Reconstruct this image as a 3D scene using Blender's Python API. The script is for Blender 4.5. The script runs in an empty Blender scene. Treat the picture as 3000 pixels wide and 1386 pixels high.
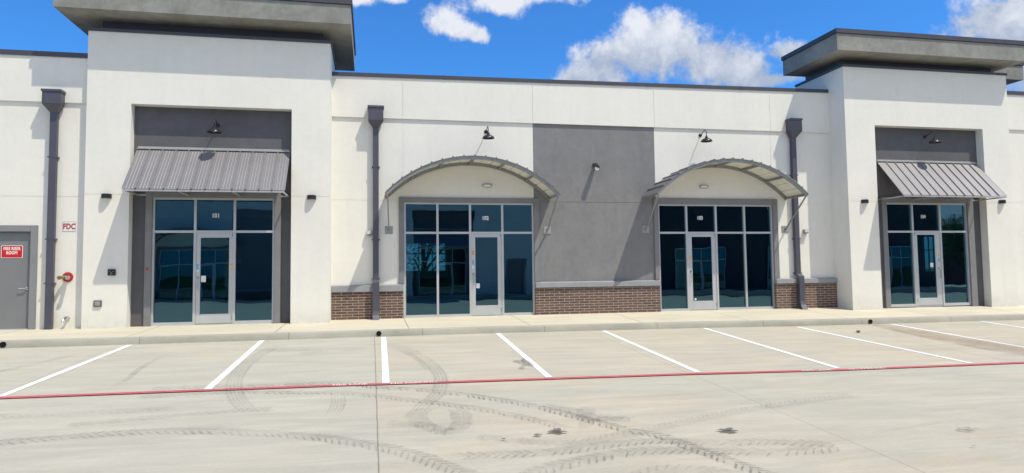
import bpy, math, random
from mathutils import Vector, noise as mnoise
random.seed(7)
SC = bpy.context.scene
COL = SC.collection
R = math.radians

# ------------------------------------------------------------------ camera
cam_d = bpy.data.cameras.new("camera"); cam = bpy.data.objects.new("camera", cam_d)
COL.objects.link(cam); SC.camera = cam
YAW, PITCH, ROLL = -.2049, .0596, -.0126
cy_, sy_, cp_, sp_, cr_, sr_ = math.cos(YAW), math.sin(YAW), math.cos(PITCH), math.sin(PITCH), math.cos(ROLL), math.sin(ROLL)
Fv = Vector((-sy_*cp_, cy_*cp_, sp_)); R0 = Vector((cy_, sy_, 0)); U0 = R0.cross(Fv)
Rv = cr_*R0 + sr_*U0; Uv = cr_*U0 - sr_*R0
from mathutils import Matrix
M = Matrix((Rv, Uv, -Fv)).transposed().to_4x4()
M.translation = Vector((0, -19.1717, 1.2112))
cam.matrix_world = M
cam_d.sensor_width = 36; cam_d.lens = 1984.67/3000*36
cam_d.shift_y = -.0038
cam_d.clip_end = 4000; cam_d.clip_start = .05

# ------------------------------------------------------------------ light
SUN = Vector((1.08, -1, 2.8)).normalized()
sd = bpy.data.lights.new("sun", 'SUN'); sd.energy = 4.25; sd.angle = R(.53); sd.color = (1, .92, .77)
so = bpy.data.objects.new("sun", sd); COL.objects.link(so); so.location = (10, -10, 30)
so.rotation_euler = SUN.to_track_quat('Z', 'Y').to_euler()
SC.view_settings.view_transform = 'Standard'; SC.view_settings.look = 'None'
SC.cycles.diffuse_bounces = 6; SC.cycles.max_bounces = 16; SC.cycles.transparent_max_bounces = 24
SC.view_settings.exposure = 0; SC.view_settings.gamma = 1

def pxdir(u, v):
    return (Fv + Rv*(u-1500)/1984.67 - Uv*(v-681.58)/1984.67).normalized()

W = bpy.data.worlds.new("World"); SC.world = W; W.use_nodes = True
nt = W.node_tree; N = nt.nodes; N.clear()
def wn(t, **k):
    n = N.new(t)
    for a, b in k.items(): setattr(n, a, b)
    return n
def wl(a, b): nt.links.new(a, b)
out = wn('ShaderNodeOutputWorld'); bg = wn('ShaderNodeBackground')
SKYS = .13
bg.inputs[1].default_value = SKYS
sky = wn('ShaderNodeTexSky'); sky.sky_type = 'NISHITA'; sky.sun_disc = False
sky.sun_elevation = math.asin(SUN.z); sky.sun_rotation = math.atan2(SUN.x, SUN.y)
sky.air_density = 1.0; sky.dust_density = .35; sky.ozone_density = 2.5
tint = wn('ShaderNodeMix', data_type='RGBA', blend_type='MULTIPLY'); tint.inputs[0].default_value = 1
tint.inputs[7].default_value = (.33, .87, 1.46, 1)
wl(sky.outputs[0], tint.inputs[6])
tc = wn('ShaderNodeTexCoord')
def wm(op, a=None, b=None, c=None, clamp=False):
    n = wn('ShaderNodeMath', operation=op); n.use_clamp = clamp
    for i, x in enumerate((a, b, c)):
        if x is None: continue
        if isinstance(x, (int, float)): n.inputs[i].default_value = x
        else: wl(x, n.inputs[i])
    return n.outputs[0]
sep = wn('ShaderNodeSeparateXYZ'); wl(tc.outputs['Generated'], sep.inputs[0])
az = wm('ARCTAN2', sep.outputs[0], sep.outputs[1]); el = wm('ARCSINE', sep.outputs[2])
nz = wn('ShaderNodeTexNoise'); nz.inputs['Scale'].default_value = 9; nz.inputs['Detail'].default_value = 9; nz.inputs['Roughness'].default_value = .6
wl(tc.outputs['Generated'], nz.inputs['Vector'])
nz2 = wn('ShaderNodeTexNoise'); nz2.inputs['Scale'].default_value = 26; nz2.inputs['Detail'].default_value = 12; nz2.inputs['Roughness'].default_value = .62
wl(tc.outputs['Generated'], nz2.inputs['Vector'])
# cloud masses: centre u,v and half sizes in degrees-like units, seen over the roof line
CL = [(1895, 110, 120, 100), (1870, 165, 190, 95), (1760, 190, 110, 80), (1970, 140, 150, 100), (2080, 170, 140, 80), (2160, 215, 120, 55), (1700, 225, 70, 45), (1940, 85, 95, 70),
      (1300, 62, 66, 52), (1350, 88, 66, 40), (1395, 100, 50, 32), (1480, 0, 190, 48), (1560, -30, 190, 60), (1040, -5, 80, 26), (1140, -10, 60, 22),
      (2960, 40, 170, 75), (3080, 120, 240, 150), (2310, 150, 70, 30), (2250, 235, 110, 22), (2210, -160, 300, 70), (500, -260, 260, 60),
      (3600, 300, 300, 140), (-500, 260, 220, 60)]
acc = None; hl = None
for (u, v, a, b) in CL:
    d = pxdir(u, v); a0 = math.atan2(d.x, d.y); e0 = math.asin(d.z)
    ra = a/1984.67/max(.3, math.cos(e0)); rb = b/1984.67
    dx = wm('DIVIDE', wm('SUBTRACT', az, a0), ra); dy = wm('DIVIDE', wm('SUBTRACT', el, e0), rb)
    dd = wm('SUBTRACT', 1.0, wm('SQRT', wm('ADD', wm('MULTIPLY', dx, dx), wm('MULTIPLY', dy, dy))))
    acc = dd if acc is None else wm('SMOOTH_MAX', acc, dd, .25)
n1 = wm('SUBTRACT', nz.outputs[0], .5); n2 = wm('SUBTRACT', nz2.outputs[0], .5)
dens = wm('ADD', acc, wm('ADD', wm('MULTIPLY', n1, 1.0), wm('MULTIPLY', n2, 1.9)))
# out-of-view clouds added behind the camera to raise the ambient fill light
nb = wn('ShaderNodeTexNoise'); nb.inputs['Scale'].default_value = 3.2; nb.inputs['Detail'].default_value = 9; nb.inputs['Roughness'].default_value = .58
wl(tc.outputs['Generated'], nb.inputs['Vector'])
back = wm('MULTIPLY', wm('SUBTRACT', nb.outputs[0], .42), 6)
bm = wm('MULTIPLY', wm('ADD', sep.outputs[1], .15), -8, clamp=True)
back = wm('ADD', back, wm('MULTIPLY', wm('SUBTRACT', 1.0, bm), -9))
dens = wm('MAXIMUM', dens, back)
mr = wn('ShaderNodeMapRange'); mr.interpolation_type = 'SMOOTHSTEP'
mr.inputs[1].default_value = .0; mr.inputs[2].default_value = .62; wl(dens, mr.inputs[0])
shade = wn('ShaderNodeMapRange'); shade.inputs[1].default_value = .1; shade.inputs[2].default_value = 1.15
e_hi = math.asin(pxdir(1850, 20).z); e_lo = math.asin(pxdir(1850, 235).z)
low = wm('DIVIDE', wm('SUBTRACT', e_hi, el), e_hi-e_lo)
wl(wm('ADD', wm('MULTIPLY', low, 1.15), wm('ADD', wm('MULTIPLY', n1, -2.2), wm('MULTIPLY', n2, -2.6))), shade.inputs[0])
cc = wn('ShaderNodeMix', data_type='RGBA')
wl(shade.outputs[0], cc.inputs[0])
cc.inputs[6].default_value = (.84/SKYS, .87/SKYS, .93/SKYS, 1); cc.inputs[7].default_value = (.43/SKYS, .50/SKYS, .63/SKYS, 1)
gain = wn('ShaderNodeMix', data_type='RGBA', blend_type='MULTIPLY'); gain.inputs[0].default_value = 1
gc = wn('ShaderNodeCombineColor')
for i, q in enumerate((.42, .37, .25)): wl(wm('ADD', 1.0, wm('MULTIPLY', bm, q)), gc.inputs[i])  # added rear clouds made brighter and warmer to fill the facade's shade
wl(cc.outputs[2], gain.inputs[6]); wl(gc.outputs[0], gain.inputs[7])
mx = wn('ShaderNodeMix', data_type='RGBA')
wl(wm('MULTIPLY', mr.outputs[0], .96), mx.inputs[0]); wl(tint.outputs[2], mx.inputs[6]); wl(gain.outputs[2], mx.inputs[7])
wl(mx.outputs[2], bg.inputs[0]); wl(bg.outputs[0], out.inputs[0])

# ------------------------------------------------------------------ materials
MATS = {}
class NT:
    def __init__(s, name):
        s.m = bpy.data.materials.new(name); s.m.use_nodes = True
        s.t = s.m.node_tree; s.p = s.t.nodes['Principled BSDF']; s.o = s.t.nodes['Material Output']
        MATS[name] = s.m
    def n(s, t, **k):
        x = s.t.nodes.new(t)
        for a, b in k.items(): setattr(x, a, b)
        return x
    def l(s, a, b): s.t.links.new(a, b)
    def math(s, op, a=None, b=None, c=None, clamp=False):
        n = s.n('ShaderNodeMath', operation=op); n.use_clamp = clamp
        for i, x in enumerate((a, b, c)):
            if x is None: continue
            if isinstance(x, (int, float)): n.inputs[i].default_value = x
            else: s.l(x, n.inputs[i])
        return n.outputs[0]
    def co(s, scale=(1, 1, 1)):
        c = s.n('ShaderNodeTexCoord'); m = s.n('ShaderNodeMapping'); m.inputs['Scale'].default_value = scale
        s.l(c.outputs['Object'], m.inputs[0]); return m.outputs[0]
    def noise(s, sc, det=4, ro=.55, scale=(1, 1, 1), dist=0):
        n = s.n('ShaderNodeTexNoise'); n.inputs['Scale'].default_value = sc; n.inputs['Detail'].default_value = det
        n.inputs['Roughness'].default_value = ro; n.inputs['Distortion'].default_value = dist
        s.l(s.co(scale), n.inputs['Vector']); return n.outputs[0]
    def ramp(s, f, a, b, x0=.35, x1=.65):
        r = s.n('ShaderNodeMapRange'); s.l(f, r.inputs[0]); r.inputs[1].default_value = x0; r.inputs[2].default_value = x1
        r.inputs[3].default_value = a; r.inputs[4].default_value = b; return r.outputs[0]
    def mix(s, f, a, b, bt='MIX'):
        m = s.n('ShaderNodeMix', data_type='RGBA', blend_type=bt)
        for i, x in ((0, f), (6, a), (7, b)):
            if isinstance(x, (int, float)): m.inputs[i].default_value = x
            elif isinstance(x, tuple): m.inputs[i].default_value = (*x, 1)
            else: s.l(x, m.inputs[i])
        return m.outputs[2]
    def bump(s, h, st=.3, d=.01):
        b = s.n('ShaderNodeBump'); b.inputs['Strength'].default_value = st; b.inputs['Distance'].default_value = d
        s.l(h, b.inputs['Height']); s.l(b.outputs[0], s.p.inputs['Normal'])
    def base(s, c):
        if isinstance(c, tuple): s.p.inputs['Base Color'].default_value = (*c, 1)
        else: s.l(c, s.p.inputs['Base Color'])
    def rough(s, r, metal=0):
        s.p.inputs['Roughness'].default_value = r; s.p.inputs['Metallic'].default_value = metal

def stucco(name, c, mott=.08, fine=.05, base_dirt=.1, blot=0, stk=.02):
    t = NT(name)
    a = t.noise(.9, 5, .6); b = t.noise(7, 5, .65); f = t.noise(90, 3, .6)
    v = t.math('ADD', t.ramp(a, 1-mott, 1+mott), t.ramp(b, -fine, fine, .3, .7))
    if blot:
        w = t.noise(2.2, 7, .7, dist=.6); v = t.math('ADD', v, t.ramp(w, -blot, blot, .38, .62))
    st = t.noise(3, 4, .6, (2.2, 2.2, .12)); v = t.math('ADD', v, t.ramp(st, -stk*1.4, stk, .35, .65))
    sx = t.n('ShaderNodeSeparateXYZ'); t.l(t.co(), sx.inputs[0])
    dz = t.ramp(sx.outputs[2], 1, 0, 0, .45)
    v = t.math('SUBTRACT', v, t.math('MULTIPLY', t.math('MULTIPLY', dz, base_dirt), t.ramp(b, .3, 1.3)))
    cb = t.n('ShaderNodeCombineColor')
    for i in range(3): t.l(v, cb.inputs[i])
    t.base(t.mix(1.0, c, cb.outputs[0], 'MULTIPLY')); t.rough(.88)
    t.bump(t.math('ADD', f, t.math('MULTIPLY', b, .6)), .35, .006)
    return t.m
stucco('white_stucco', (.785, .77, .705), .022, .022, .16, 0, .009)
stucco('grey_stucco', (.212, .212, .214), .04, .05, .05, .06)
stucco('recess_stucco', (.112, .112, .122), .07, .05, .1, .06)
stucco('roof_stucco', (.265, .265, .24), .12, .08, 0, .12)
stucco('dark_stucco', (.07, .07, .075), .12, .08, 0, .12)

def plain(name, c, r=.5, metal=0, var=.06, sc=4, bump=0):
    t = NT(name); a = t.noise(sc, 5, .6)
    v = t.ramp(a, 1-var, 1+var)
    cb = t.n('ShaderNodeCombineColor')
    for i in range(3): t.l(v, cb.inputs[i])
    t.base(t.mix(1.0, c, cb.outputs[0], 'MULTIPLY')); t.rough(r, metal)
    if bump: t.bump(t.noise(60, 3), bump, .004)
    return t.m
plain('trim_grey', (.21, .21, .22), .7, 0, .07, 3, .2)
plain('sill_grey', (.29, .30, .32), .7, 0, .06, 3, .2)
plain('coping_metal', (.07, .069, .085), .5, .2, .08, 2)
plain('gutter_metal', (.088, .088, .115), .45, .2, .07, 2)
plain('awning_metal', (.225, .22, .23), .45, .25, .06, 1.5)
plain('awning_frame', (.40, .405, .40), .55, .1, .05, 3)
plain('canopy_steel', (.25, .262, .262), .5, .15, .06, 3)
plain('canopy_underside', (.78, .77, .69), .5, .0, .05, 3)
plain('aluminium', (.56, .585, .60), .38, .35, .04, 2)
plain('black_metal', (.025, .026, .033), .32, .35, .1, 6)
plain('dark_fixture', (.022, .022, .03), .4, .1, .1, 6)
plain('fixture_lens', (.55, .55, .5), .3)
plain('door_paint', (.20, .205, .215), .45, 0, .04, 2)
plain('frame_paint', (.235, .24, .25), .5, 0, .04, 2)
plain('red_enamel', (.62, .012, .018), .35)
plain('white_enamel', (.80, .80, .78), .4)
plain('dull_red', (.42, .02, .035), .5)
plain('brass', (.40, .31, .17), .3, .9)
plain('chrome', (.6, .6, .58), .25, .9)
plain('plate_metal', (.36, .38, .37), .5, .4, .15, 30)
plain('dark_plate', (.15, .145, .13), .55, .3, .15, 30)
plain('yellow_paper', (.75, .5, .08), .7)
plain('blue_paper', (.10, .38, .75), .6)
plain('white_paper', (.75, .76, .82), .6)
plain('orange_paper', (.75, .33, .10), .6)
plain('rubber_black', (.004, .004, .004), .95)
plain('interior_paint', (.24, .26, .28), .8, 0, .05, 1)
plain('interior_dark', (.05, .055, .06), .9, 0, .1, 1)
plain('interior_floor', (.22, .22, .21), .55, 0, .15, .8)
plain('bark', (.12, .085, .06), .9, 0, .3, 8, .5)
plain('house_siding', (.55, .55, .53), .7, 0, .05, 1)
plain('shingle', (.10, .09, .085), .9, 0, .2, 6)
plain('window_dark', (.03, .04, .05), .15)

# white paint on concrete
def road_paint(name, c, wear):
    t = NT(name); a = t.noise(14, 8, .75); b = t.noise(2, 4)
    f = t.ramp(a, 0, wear, .52, .7); g = t.ramp(b, .93, 1.03)
    cb = t.n('ShaderNodeCombineColor')
    for i in range(3): t.l(g, cb.inputs[i])
    t.base(t.mix(f, t.mix(1.0, c, cb.outputs[0], 'MULTIPLY'), (.42, .40, .36))); t.rough(.6); t.bump(t.noise(120, 3), .3, .003)
road_paint('white_line_paint', (.86, .87, .89), .45)
road_paint('red_line_paint', (.56, .09, .10), .5)
road_paint('faded_letter_paint', (.80, .68, .66), .25)

# brick
t = NT('brick')
sx = t.n('ShaderNodeSeparateXYZ'); t.l(t.co(), sx.inputs[0]); cv = t.n('ShaderNodeCombineXYZ')
t.l(t.math('ADD', sx.outputs[0], sx.outputs[1]), cv.inputs[0]); t.l(sx.outputs[2], cv.inputs[1])
br = t.n('ShaderNodeTexBrick'); t.l(cv.outputs[0], br.inputs['Vector'])
br.inputs['Scale'].default_value = 1; br.inputs['Brick Width'].default_value = .30; br.inputs['Row Height'].default_value = .0745
br.inputs['Mortar Size'].default_value = .0068; br.inputs['Mortar Smooth'].default_value = .2; br.inputs['Bias'].default_value = -.15
br.inputs['Color1'].default_value = (.13, .075, .06, 1); br.inputs['Color2'].default_value = (.06, .038, .034, 1)
br.inputs['Mortar'].default_value = (.56, .46, .38, 1); br.offset = .5
t.base(t.mix(t.ramp(t.noise(25, 5, .7), 0, .35), br.outputs[0], (.2, .15, .13))); t.rough(.85)
t.bump(t.math('SUBTRACT', t.math('MULTIPLY', t.noise(60, 4), .3), br.outputs[1]), .8, .008)
# red brick for the far wall
t = NT('red_brick')
sx = t.n('ShaderNodeSeparateXYZ'); t.l(t.co(), sx.inputs[0]); cv = t.n('ShaderNodeCombineXYZ')
t.l(t.math('ADD', sx.outputs[0], sx.outputs[1]), cv.inputs[0]); t.l(sx.outputs[2], cv.inputs[1])
br = t.n('ShaderNodeTexBrick'); t.l(cv.outputs[0], br.inputs['Vector']); br.inputs['Scale'].default_value = 1
br.inputs['Brick Width'].default_value = .22; br.inputs['Row Height'].default_value = .075; br.inputs['Mortar Size'].default_value = .006
br.inputs['Color1'].default_value = (.32, .07, .05, 1); br.inputs['Color2'].default_value = (.22, .05, .04, 1); br.inputs['Mortar'].default_value = (.4, .3, .26, 1)
t.base(br.outputs[0]); t.rough(.9)

# coated storefront glass
def glass(name, refl, trans, wob=.005):
    t = NT(name); t.t.nodes.remove(t.p)
    g = t.n('ShaderNodeBsdfGlossy'); g.inputs['Color'].default_value = (*refl, 1); g.inputs['Roughness'].default_value = .004
    tr = t.n('ShaderNodeBsdfTransparent'); tr.inputs[0].default_value = (*trans, 1)
    b = t.n('ShaderNodeBump'); b.inputs['Strength'].default_value = 1; b.inputs['Distance'].default_value = wob
    t.l(t.noise(.75, 2, .4, (1, 1, .8)), b.inputs['Height']); t.l(b.outputs[0], g.inputs['Normal'])
    ad = t.n('ShaderNodeAddShader'); t.l(g.outputs[0], ad.inputs[0]); t.l(tr.outputs[0], ad.inputs[1])
    fr = t.n('ShaderNodeFresnel'); fr.inputs[0].default_value = 1.5
    g2 = t.n('ShaderNodeBsdfGlossy'); g2.inputs['Roughness'].default_value = .01
    mxs = t.n('ShaderNodeMixShader'); t.l(t.math('MULTIPLY', fr.outputs[0], .12), mxs.inputs[0])
    t.l(ad.outputs[0], mxs.inputs[1]); t.l(g2.outputs[0], mxs.inputs[2]); t.l(mxs.outputs[0], t.o.inputs[0])
glass('tinted_glass', (.066, .130, .160), (.22, .36, .40))

# concrete
def concrete(name, c1, c2, joints=(), jaxis_mod=None, slab=False, streak=.06, tan=None):
    t = NT(name)
    big = t.noise(.22, 5, .6, (1, 1.6, 1)); mid = t.noise(1.1, 7, .68, (.55, 1.6, 1), .4); fin = t.noise(22, 6, .75); st = t.noise(1.6, 8, .72, (.35, 2.6, 1), .3)
    col = t.mix(t.ramp(big, 0, 1, .38, .62), c1, c2)
    if tan: col = t.mix(t.ramp(t.noise(.35, 6, .65, (1, 1.5, 1), .5), 0, .8, .48, .66), col, tan)
    v = t.math('ADD', t.ramp(mid, 1-.09, 1+.07, .3, .7), t.ramp(fin, -.05, .05, .3, .7))
    v = t.math('ADD', v, t.ramp(st, -streak, streak, .35, .65))
    dk = t.noise(2.4, 9, .8, (.5, 2.0, 1), .8); v = t.math('SUBTRACT', v, t.ramp(dk, 0, .14, .6, .72))
    pit = t.noise(5.5, 12, .85, (.6, 1.8, 1)); v = t.math('SUBTRACT', v, t.ramp(pit, 0, .17, .62, .74)); v = t.math('ADD', v, t.ramp(t.noise(3.1, 10, .8, (.4, 2.4, 1), .5), 0, .10, .55, .7))
    spk = t.noise(70, 4, .8); v = t.math('SUBTRACT', v, t.ramp(spk, 0, .22, .66, .78))
    sx = t.n('ShaderNodeSeparateXYZ'); t.l(t.co(), sx.inputs[0])
    X = sx.outputs[0]
    wob = t.ramp(t.noise(1.5, 4), -.004, .004)
    for (x0, w, k) in joints:
        d = t.math('ABSOLUTE', t.math('ADD', t.math('SUBTRACT', X, x0), wob)); v = t.math('SUBTRACT', v, t.ramp(d, k, 0, w*.5, w*1.6))
    if jaxis_mod:
        off, per, w, k = jaxis_mod
        fr = t.math('PINGPONG', t.math('ADD', t.math('SUBTRACT', X, off), wob), per/2)
        v = t.math('SUBTRACT', v, t.ramp(fr, k, 0, w*.5, w*1.5))
    cb = t.n('ShaderNodeCombineColor')
    for i in range(3): t.l(v, cb.inputs[i])
    if slab:   # the slab left of the long joint was poured a little greyer
        f = t.ramp(X, .6, 0, .03, .09)
        col = t.mix(f, col, (.435, .42, .348))
    t.base(t.mix(1.0, col, cb.outputs[0], 'MULTIPLY')); t.rough(.9)
    t.bump(t.math('ADD', fin, t.math('MULTIPLY', mid, .5)), .25, .006)
concrete('lot_concrete', (.43, .412, .335), (.475, .43, .335), [(.07, .007, .5), (5.38, .006, .35), (-5.3, .01, .2), (12.15, .012, .25), (18.3, .01, .25)], None, True, .07, (.495, .43, .32))
concrete('walk_concrete', (.54, .50, .39), (.58, .53, .41), (), (.88, 3.05, .014, .45), False, .05)
concrete('kerb_concrete', (.39, .38, .315), (.33, .325, .27), (), (1.2, 3.05, .012, .3), False, .1)

def decal(name, c, k, lo=.35, hi=.6, sc=14, m0=.35):
    t = NT(name); tr = t.n('ShaderNodeBsdfTransparent'); m = t.n('ShaderNodeMixShader')
    f = t.math('MULTIPLY', t.ramp(t.noise(sc, 6, .75), .15, 1, lo, hi), t.ramp(t.noise(1.1, 3), m0, 1, .35, .6))
    f = t.math('MULTIPLY', f, k); t.base(c); t.rough(.9)
    t.l(f, m.inputs[0]); t.l(tr.outputs[0], m.inputs[1]); t.l(t.p.outputs[0], m.inputs[2]); t.l(m.outputs[0], t.o.inputs[0])
decal('tyre_dark', (.15, .15, .145), .55, .32, .62, 16); decal('tyre_mid', (.17, .17, .16), .38, .34, .64, 16); decal('tyre_faint', (.19, .185, .17), .26, .36, .64, 16); decal('smear', (.2, .2, .19), .13, .35, .62, 9)
decal('skid_rubber', (.16, .16, .16), .24, .3, .62, 9); decal('oil', (.06, .058, .05), .78, .30, .48, 26, .9); decal('damp', (.17, .17, .16), .6, .3, .5, 10)
decal('scuff', (.2, .2, .2), .22, .42, .62, 9)
decal('rust_stain', (.40, .28, .17), .42, .2, .6, 3)

t = NT('leaves'); t.base(t.mix(t.ramp(t.noise(.9, 3), 0, 1), (.035, .075, .016), (.10, .16, .035))); t.rough(.7)
t = NT('grass'); t.base(t.mix(t.ramp(t.noise(.3, 6), 0, 1), (.06, .10, .03), (.13, .14, .06))); t.rough(.95)

# ------------------------------------------------------------------ mesh helpers
ORG = {}
def origin(p): return ORG.get(p.name, Vector((0, 0, 0))) if p else Vector((0, 0, 0))
OFFY = 0.0
class B:
    def __init__(s): s.v = []; s.f = []; s.mi = []; s.oy = OFFY
    def face(s, idx, m=0): s.f.append(tuple(idx)); s.mi.append(m)
    def poly(s, pts, m=0):
        n = len(s.v); s.v += [tuple(p) for p in pts]; s.face(range(n, n+len(pts)), m)
    def box(s, x0, x1, y0, y1, z0, z1, m=0):
        n = len(s.v); s.v += [(x, y, z) for z in (z0, z1) for y in (y0, y1) for x in (x0, x1)]
        for q in ((0, 2, 3, 1), (4, 5, 7, 6), (0, 1, 5, 4), (2, 6, 7, 3), (0, 4, 6, 2), (1, 3, 7, 5)): s.face([n+i for i in q], m)
        return s
    def hexa(s, c, m=0):   # 8 corners, same order as box
        n = len(s.v); s.v += [tuple(p) for p in c]
        for q in ((0, 2, 3, 1), (4, 5, 7, 6), (0, 1, 5, 4), (2, 6, 7, 3), (0, 4, 6, 2), (1, 3, 7, 5)): s.face([n+i for i in q], m)
        return s
    def ring(s, pts): n = len(s.v); s.v += [tuple(p) for p in pts]; return list(range(n, n+len(pts)))
    def loft(s, rings, cap=True, m=0, closed=True):
        ids = [s.ring(r) for r in rings]; k = len(ids[0])
        for a, b in zip(ids, ids[1:]):
            for i in range(k if closed else k-1):
                j = (i+1) % k; s.face((a[i], a[j], b[j], b[i]), m)
        if cap: s.face(ids[0][::-1], m); s.face(ids[-1], m)
        return s
    def tube(s, path, r, seg=10, m=0, cap=True):
        path = [Vector(p) for p in path]; rings = []; up = None
        for i, p in enumerate(path):
            d = (path[min(i+1, len(path)-1)] - path[max(i-1, 0)]).normalized()
            if up is None:
                up = Vector((0, 0, 1)) if abs(d.z) < .9 else Vector((1, 0, 0))
            a = d.cross(up).normalized(); b = a.cross(d).normalized(); up = b
            rr = r[i] if isinstance(r, (list, tuple)) else r
            rings.append([p + a*math.cos(t*2*math.pi/seg)*rr + b*math.sin(t*2*math.pi/seg)*rr for t in range(seg)])
        return s.loft(rings, cap, m)
    def bar(s, a, b, w, h, m=0):   # rectangular bar between points
        a, b = Vector(a), Vector(b); d = (b-a).normalized()
        up = Vector((0, 0, 1)) if abs(d.z) < .95 else Vector((0, 1, 0))
        x = d.cross(up).normalized()*w/2; y = x.normalized().cross(d).normalized()*h/2
        return s.loft([[p-x-y, p+x-y, p+x+y, p-x+y] for p in (a, b)], True, m)
    def lathe(s, prof, c, axis='z', seg=20, m=0):   # prof (r, h)
        c = Vector(c); rings = []
        for r, h in prof:
            ring = []
            for i in range(seg):
                t = i*2*math.pi/seg; a, b = r*math.cos(t), r*math.sin(t)
                ring.append(c + (Vector((a, b, h)) if axis == 'z' else Vector((a, -h, b))))
            rings.append(ring)
        return s.loft(rings, True, m)
    def build(s, name, mat, parent=None, smooth=False, bevel=0, shift=None):
        me = bpy.data.meshes.new(name); o = origin(parent)
        if shift is not None and parent is None: o = Vector(shift)
        me.from_pydata([tuple(Vector(v)+Vector((0, s.oy, 0))-o) for v in s.v], [], s.f); 
        for mm in (mat if isinstance(mat, (list, tuple)) else [mat]): me.materials.append(MATS[mm])
        if max(s.mi, default=0): 
            for p, k in zip(me.polygons, s.mi): p.material_index = k
        import bmesh
        bm = bmesh.new(); bm.from_mesh(me); bmesh.ops.recalc_face_normals(bm, faces=bm.faces)
        if bevel: bmesh.ops.bevel(bm, geom=[e for e in bm.edges if e.is_manifold and e.calc_face_angle(0) > .5], offset=bevel, segments=2, affect='EDGES', clamp_overlap=True)
        bm.to_mesh(me); bm.free()
        if smooth:
            for p in me.polygons: p.use_smooth = True
            me.set_sharp_from_angle(angle=R(40))
        ob = bpy.data.objects.new(name, me); COL.objects.link(ob); ob.parent = parent
        ORG[ob.name] = o
        if parent is None: ob.location = o
        return ob
def thing(name, label, cat, loc, group=None):
    o = bpy.data.objects.new(name, None); COL.objects.link(o); loc = (loc[0], loc[1]+OFFY, loc[2]); o.location = loc; ORG[o.name] = Vector(loc)
    o.empty_display_size = .2; o['label'] = label; o['category'] = cat
    if group: o['group'] = group
    return o
def tag(o, label, cat, group=None):
    o['label'] = label; o['category'] = cat
    if group: o['group'] = group
    return o
def struct(o, label=None):
    o['kind'] = 'structure'
    if label: o['label'] = label
    return o
def copy_tree(o, parent=None, skip=()):
    c = o.copy(); COL.objects.link(c); c.parent = parent
    for ch in [x for x in bpy.data.objects if x.parent == o]:
        if ch.name.split('.')[0] not in skip: copy_tree(ch, c, skip)
    return c

def relief(xs, zs, fn, yback):
    """wall with stepped front: fn(xc,zc) -> front y or None for an opening"""
    b = B(); xs = sorted(set(round(x, 4) for x in xs)); zs = sorted(set(round(z, 4) for z in zs))
    nx, nz_ = len(xs)-1, len(zs)-1
    D = [[fn((xs[i]+xs[i+1])/2, (zs[j]+zs[j+1])/2) for j in range(nz_)] for i in range(nx)]
    g = lambda i, j: D[i][j] if 0 <= i < nx and 0 <= j < nz_ else None
    for i in range(nx):
        for j in range(nz_):
            d = D[i][j]
            x0, x1, z0, z1 = xs[i], xs[i+1], zs[j], zs[j+1]
            if d is not None:
                b.poly([(x0, d, z0), (x1, d, z0), (x1, d, z1), (x0, d, z1)])
                b.poly([(x0, yback, z0), (x0, yback, z1), (x1, yback, z1), (x1, yback, z0)])
            e = yback if d is None else d
            r_ = g(i+1, j); r_ = yback if r_ is None else r_
            if e != r_: b.poly([(x1, e, z0), (x1, e, z1), (x1, r_, z1), (x1, r_, z0)])
            u_ = g(i, j+1); u_ = yback if u_ is None else u_
            if e != u_: b.poly([(x0, e, z1), (x1, e, z1), (x1, u_, z1), (x0, u_, z1)])
            if i == 0 and d is not None: b.poly([(x0, e, z0), (x0, e, z1), (x0, yback, z1), (x0, yback, z0)])
            if j == 0 and d is not None: b.poly([(x0, e, z0), (x1, e, z0), (x1, yback, z0), (x0, yback, z0)])
    return b
GW = .006
def grooved(x0, x1, z0, z1, y, yback, holes=(), vj=(), hj=(), gd=.007):
    xs = [x0, x1]; zs = [z0, z1]
    for (a, b_, c, d) in holes: xs += [a, b_]; zs += [c, d]
    for v in vj: xs += [v-GW, v+GW]
    for h in hj: zs += [h-GW, h+GW]
    xs = [x for x in xs if x0 <= x <= x1]; zs = [z for z in zs if z0 <= z <= z1]
    def fn(x, z):
        for (a, b_, c, d) in holes:
            if a < x < b_ and c < z < d: return None
        if any(abs(x-v) < GW for v in vj) or any(abs(z-h) < GW for h in hj): return y+gd
        return y
    return relief(xs, zs, fn, yback)

FONT_CACHE = {}
def text_obj(name, body, size, mat, parent, loc, wx=1.0, bold=.02, flat=False, ex=.002, line=.95, labelshift=None):
    cu = bpy.data.curves.new(name, 'FONT'); cu.body = body; cu.size = size; cu.align_x = 'CENTER'; cu.align_y = 'CENTER'
    cu.extrude = ex; cu.offset = bold*size; cu.space_line = line; cu.space_character = 1.05
    tmp = bpy.data.objects.new(name, cu); COL.objects.link(tmp)
    dg = bpy.context.evaluated_depsgraph_get(); dg.update()
    me = bpy.data.meshes.new_from_object(tmp.evaluated_get(dg))
    bpy.data.objects.remove(tmp, do_unlink=True); bpy.data.curves.remove(cu)
    o = origin(parent); L = Vector(loc)+Vector((0, OFFY, 0))-o
    for v in me.vertices:
        x, y, z = v.co; x *= wx
        v.co = Vector((x, y, z))+L if flat else Vector((x, -z, y))+L
    me.name = name; me.materials.clear(); me.materials.append(MATS[mat])
    ob = bpy.data.objects.new(name, me); COL.objects.link(ob); ob.parent = parent; ORG[ob.name] = o
    return ob

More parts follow.
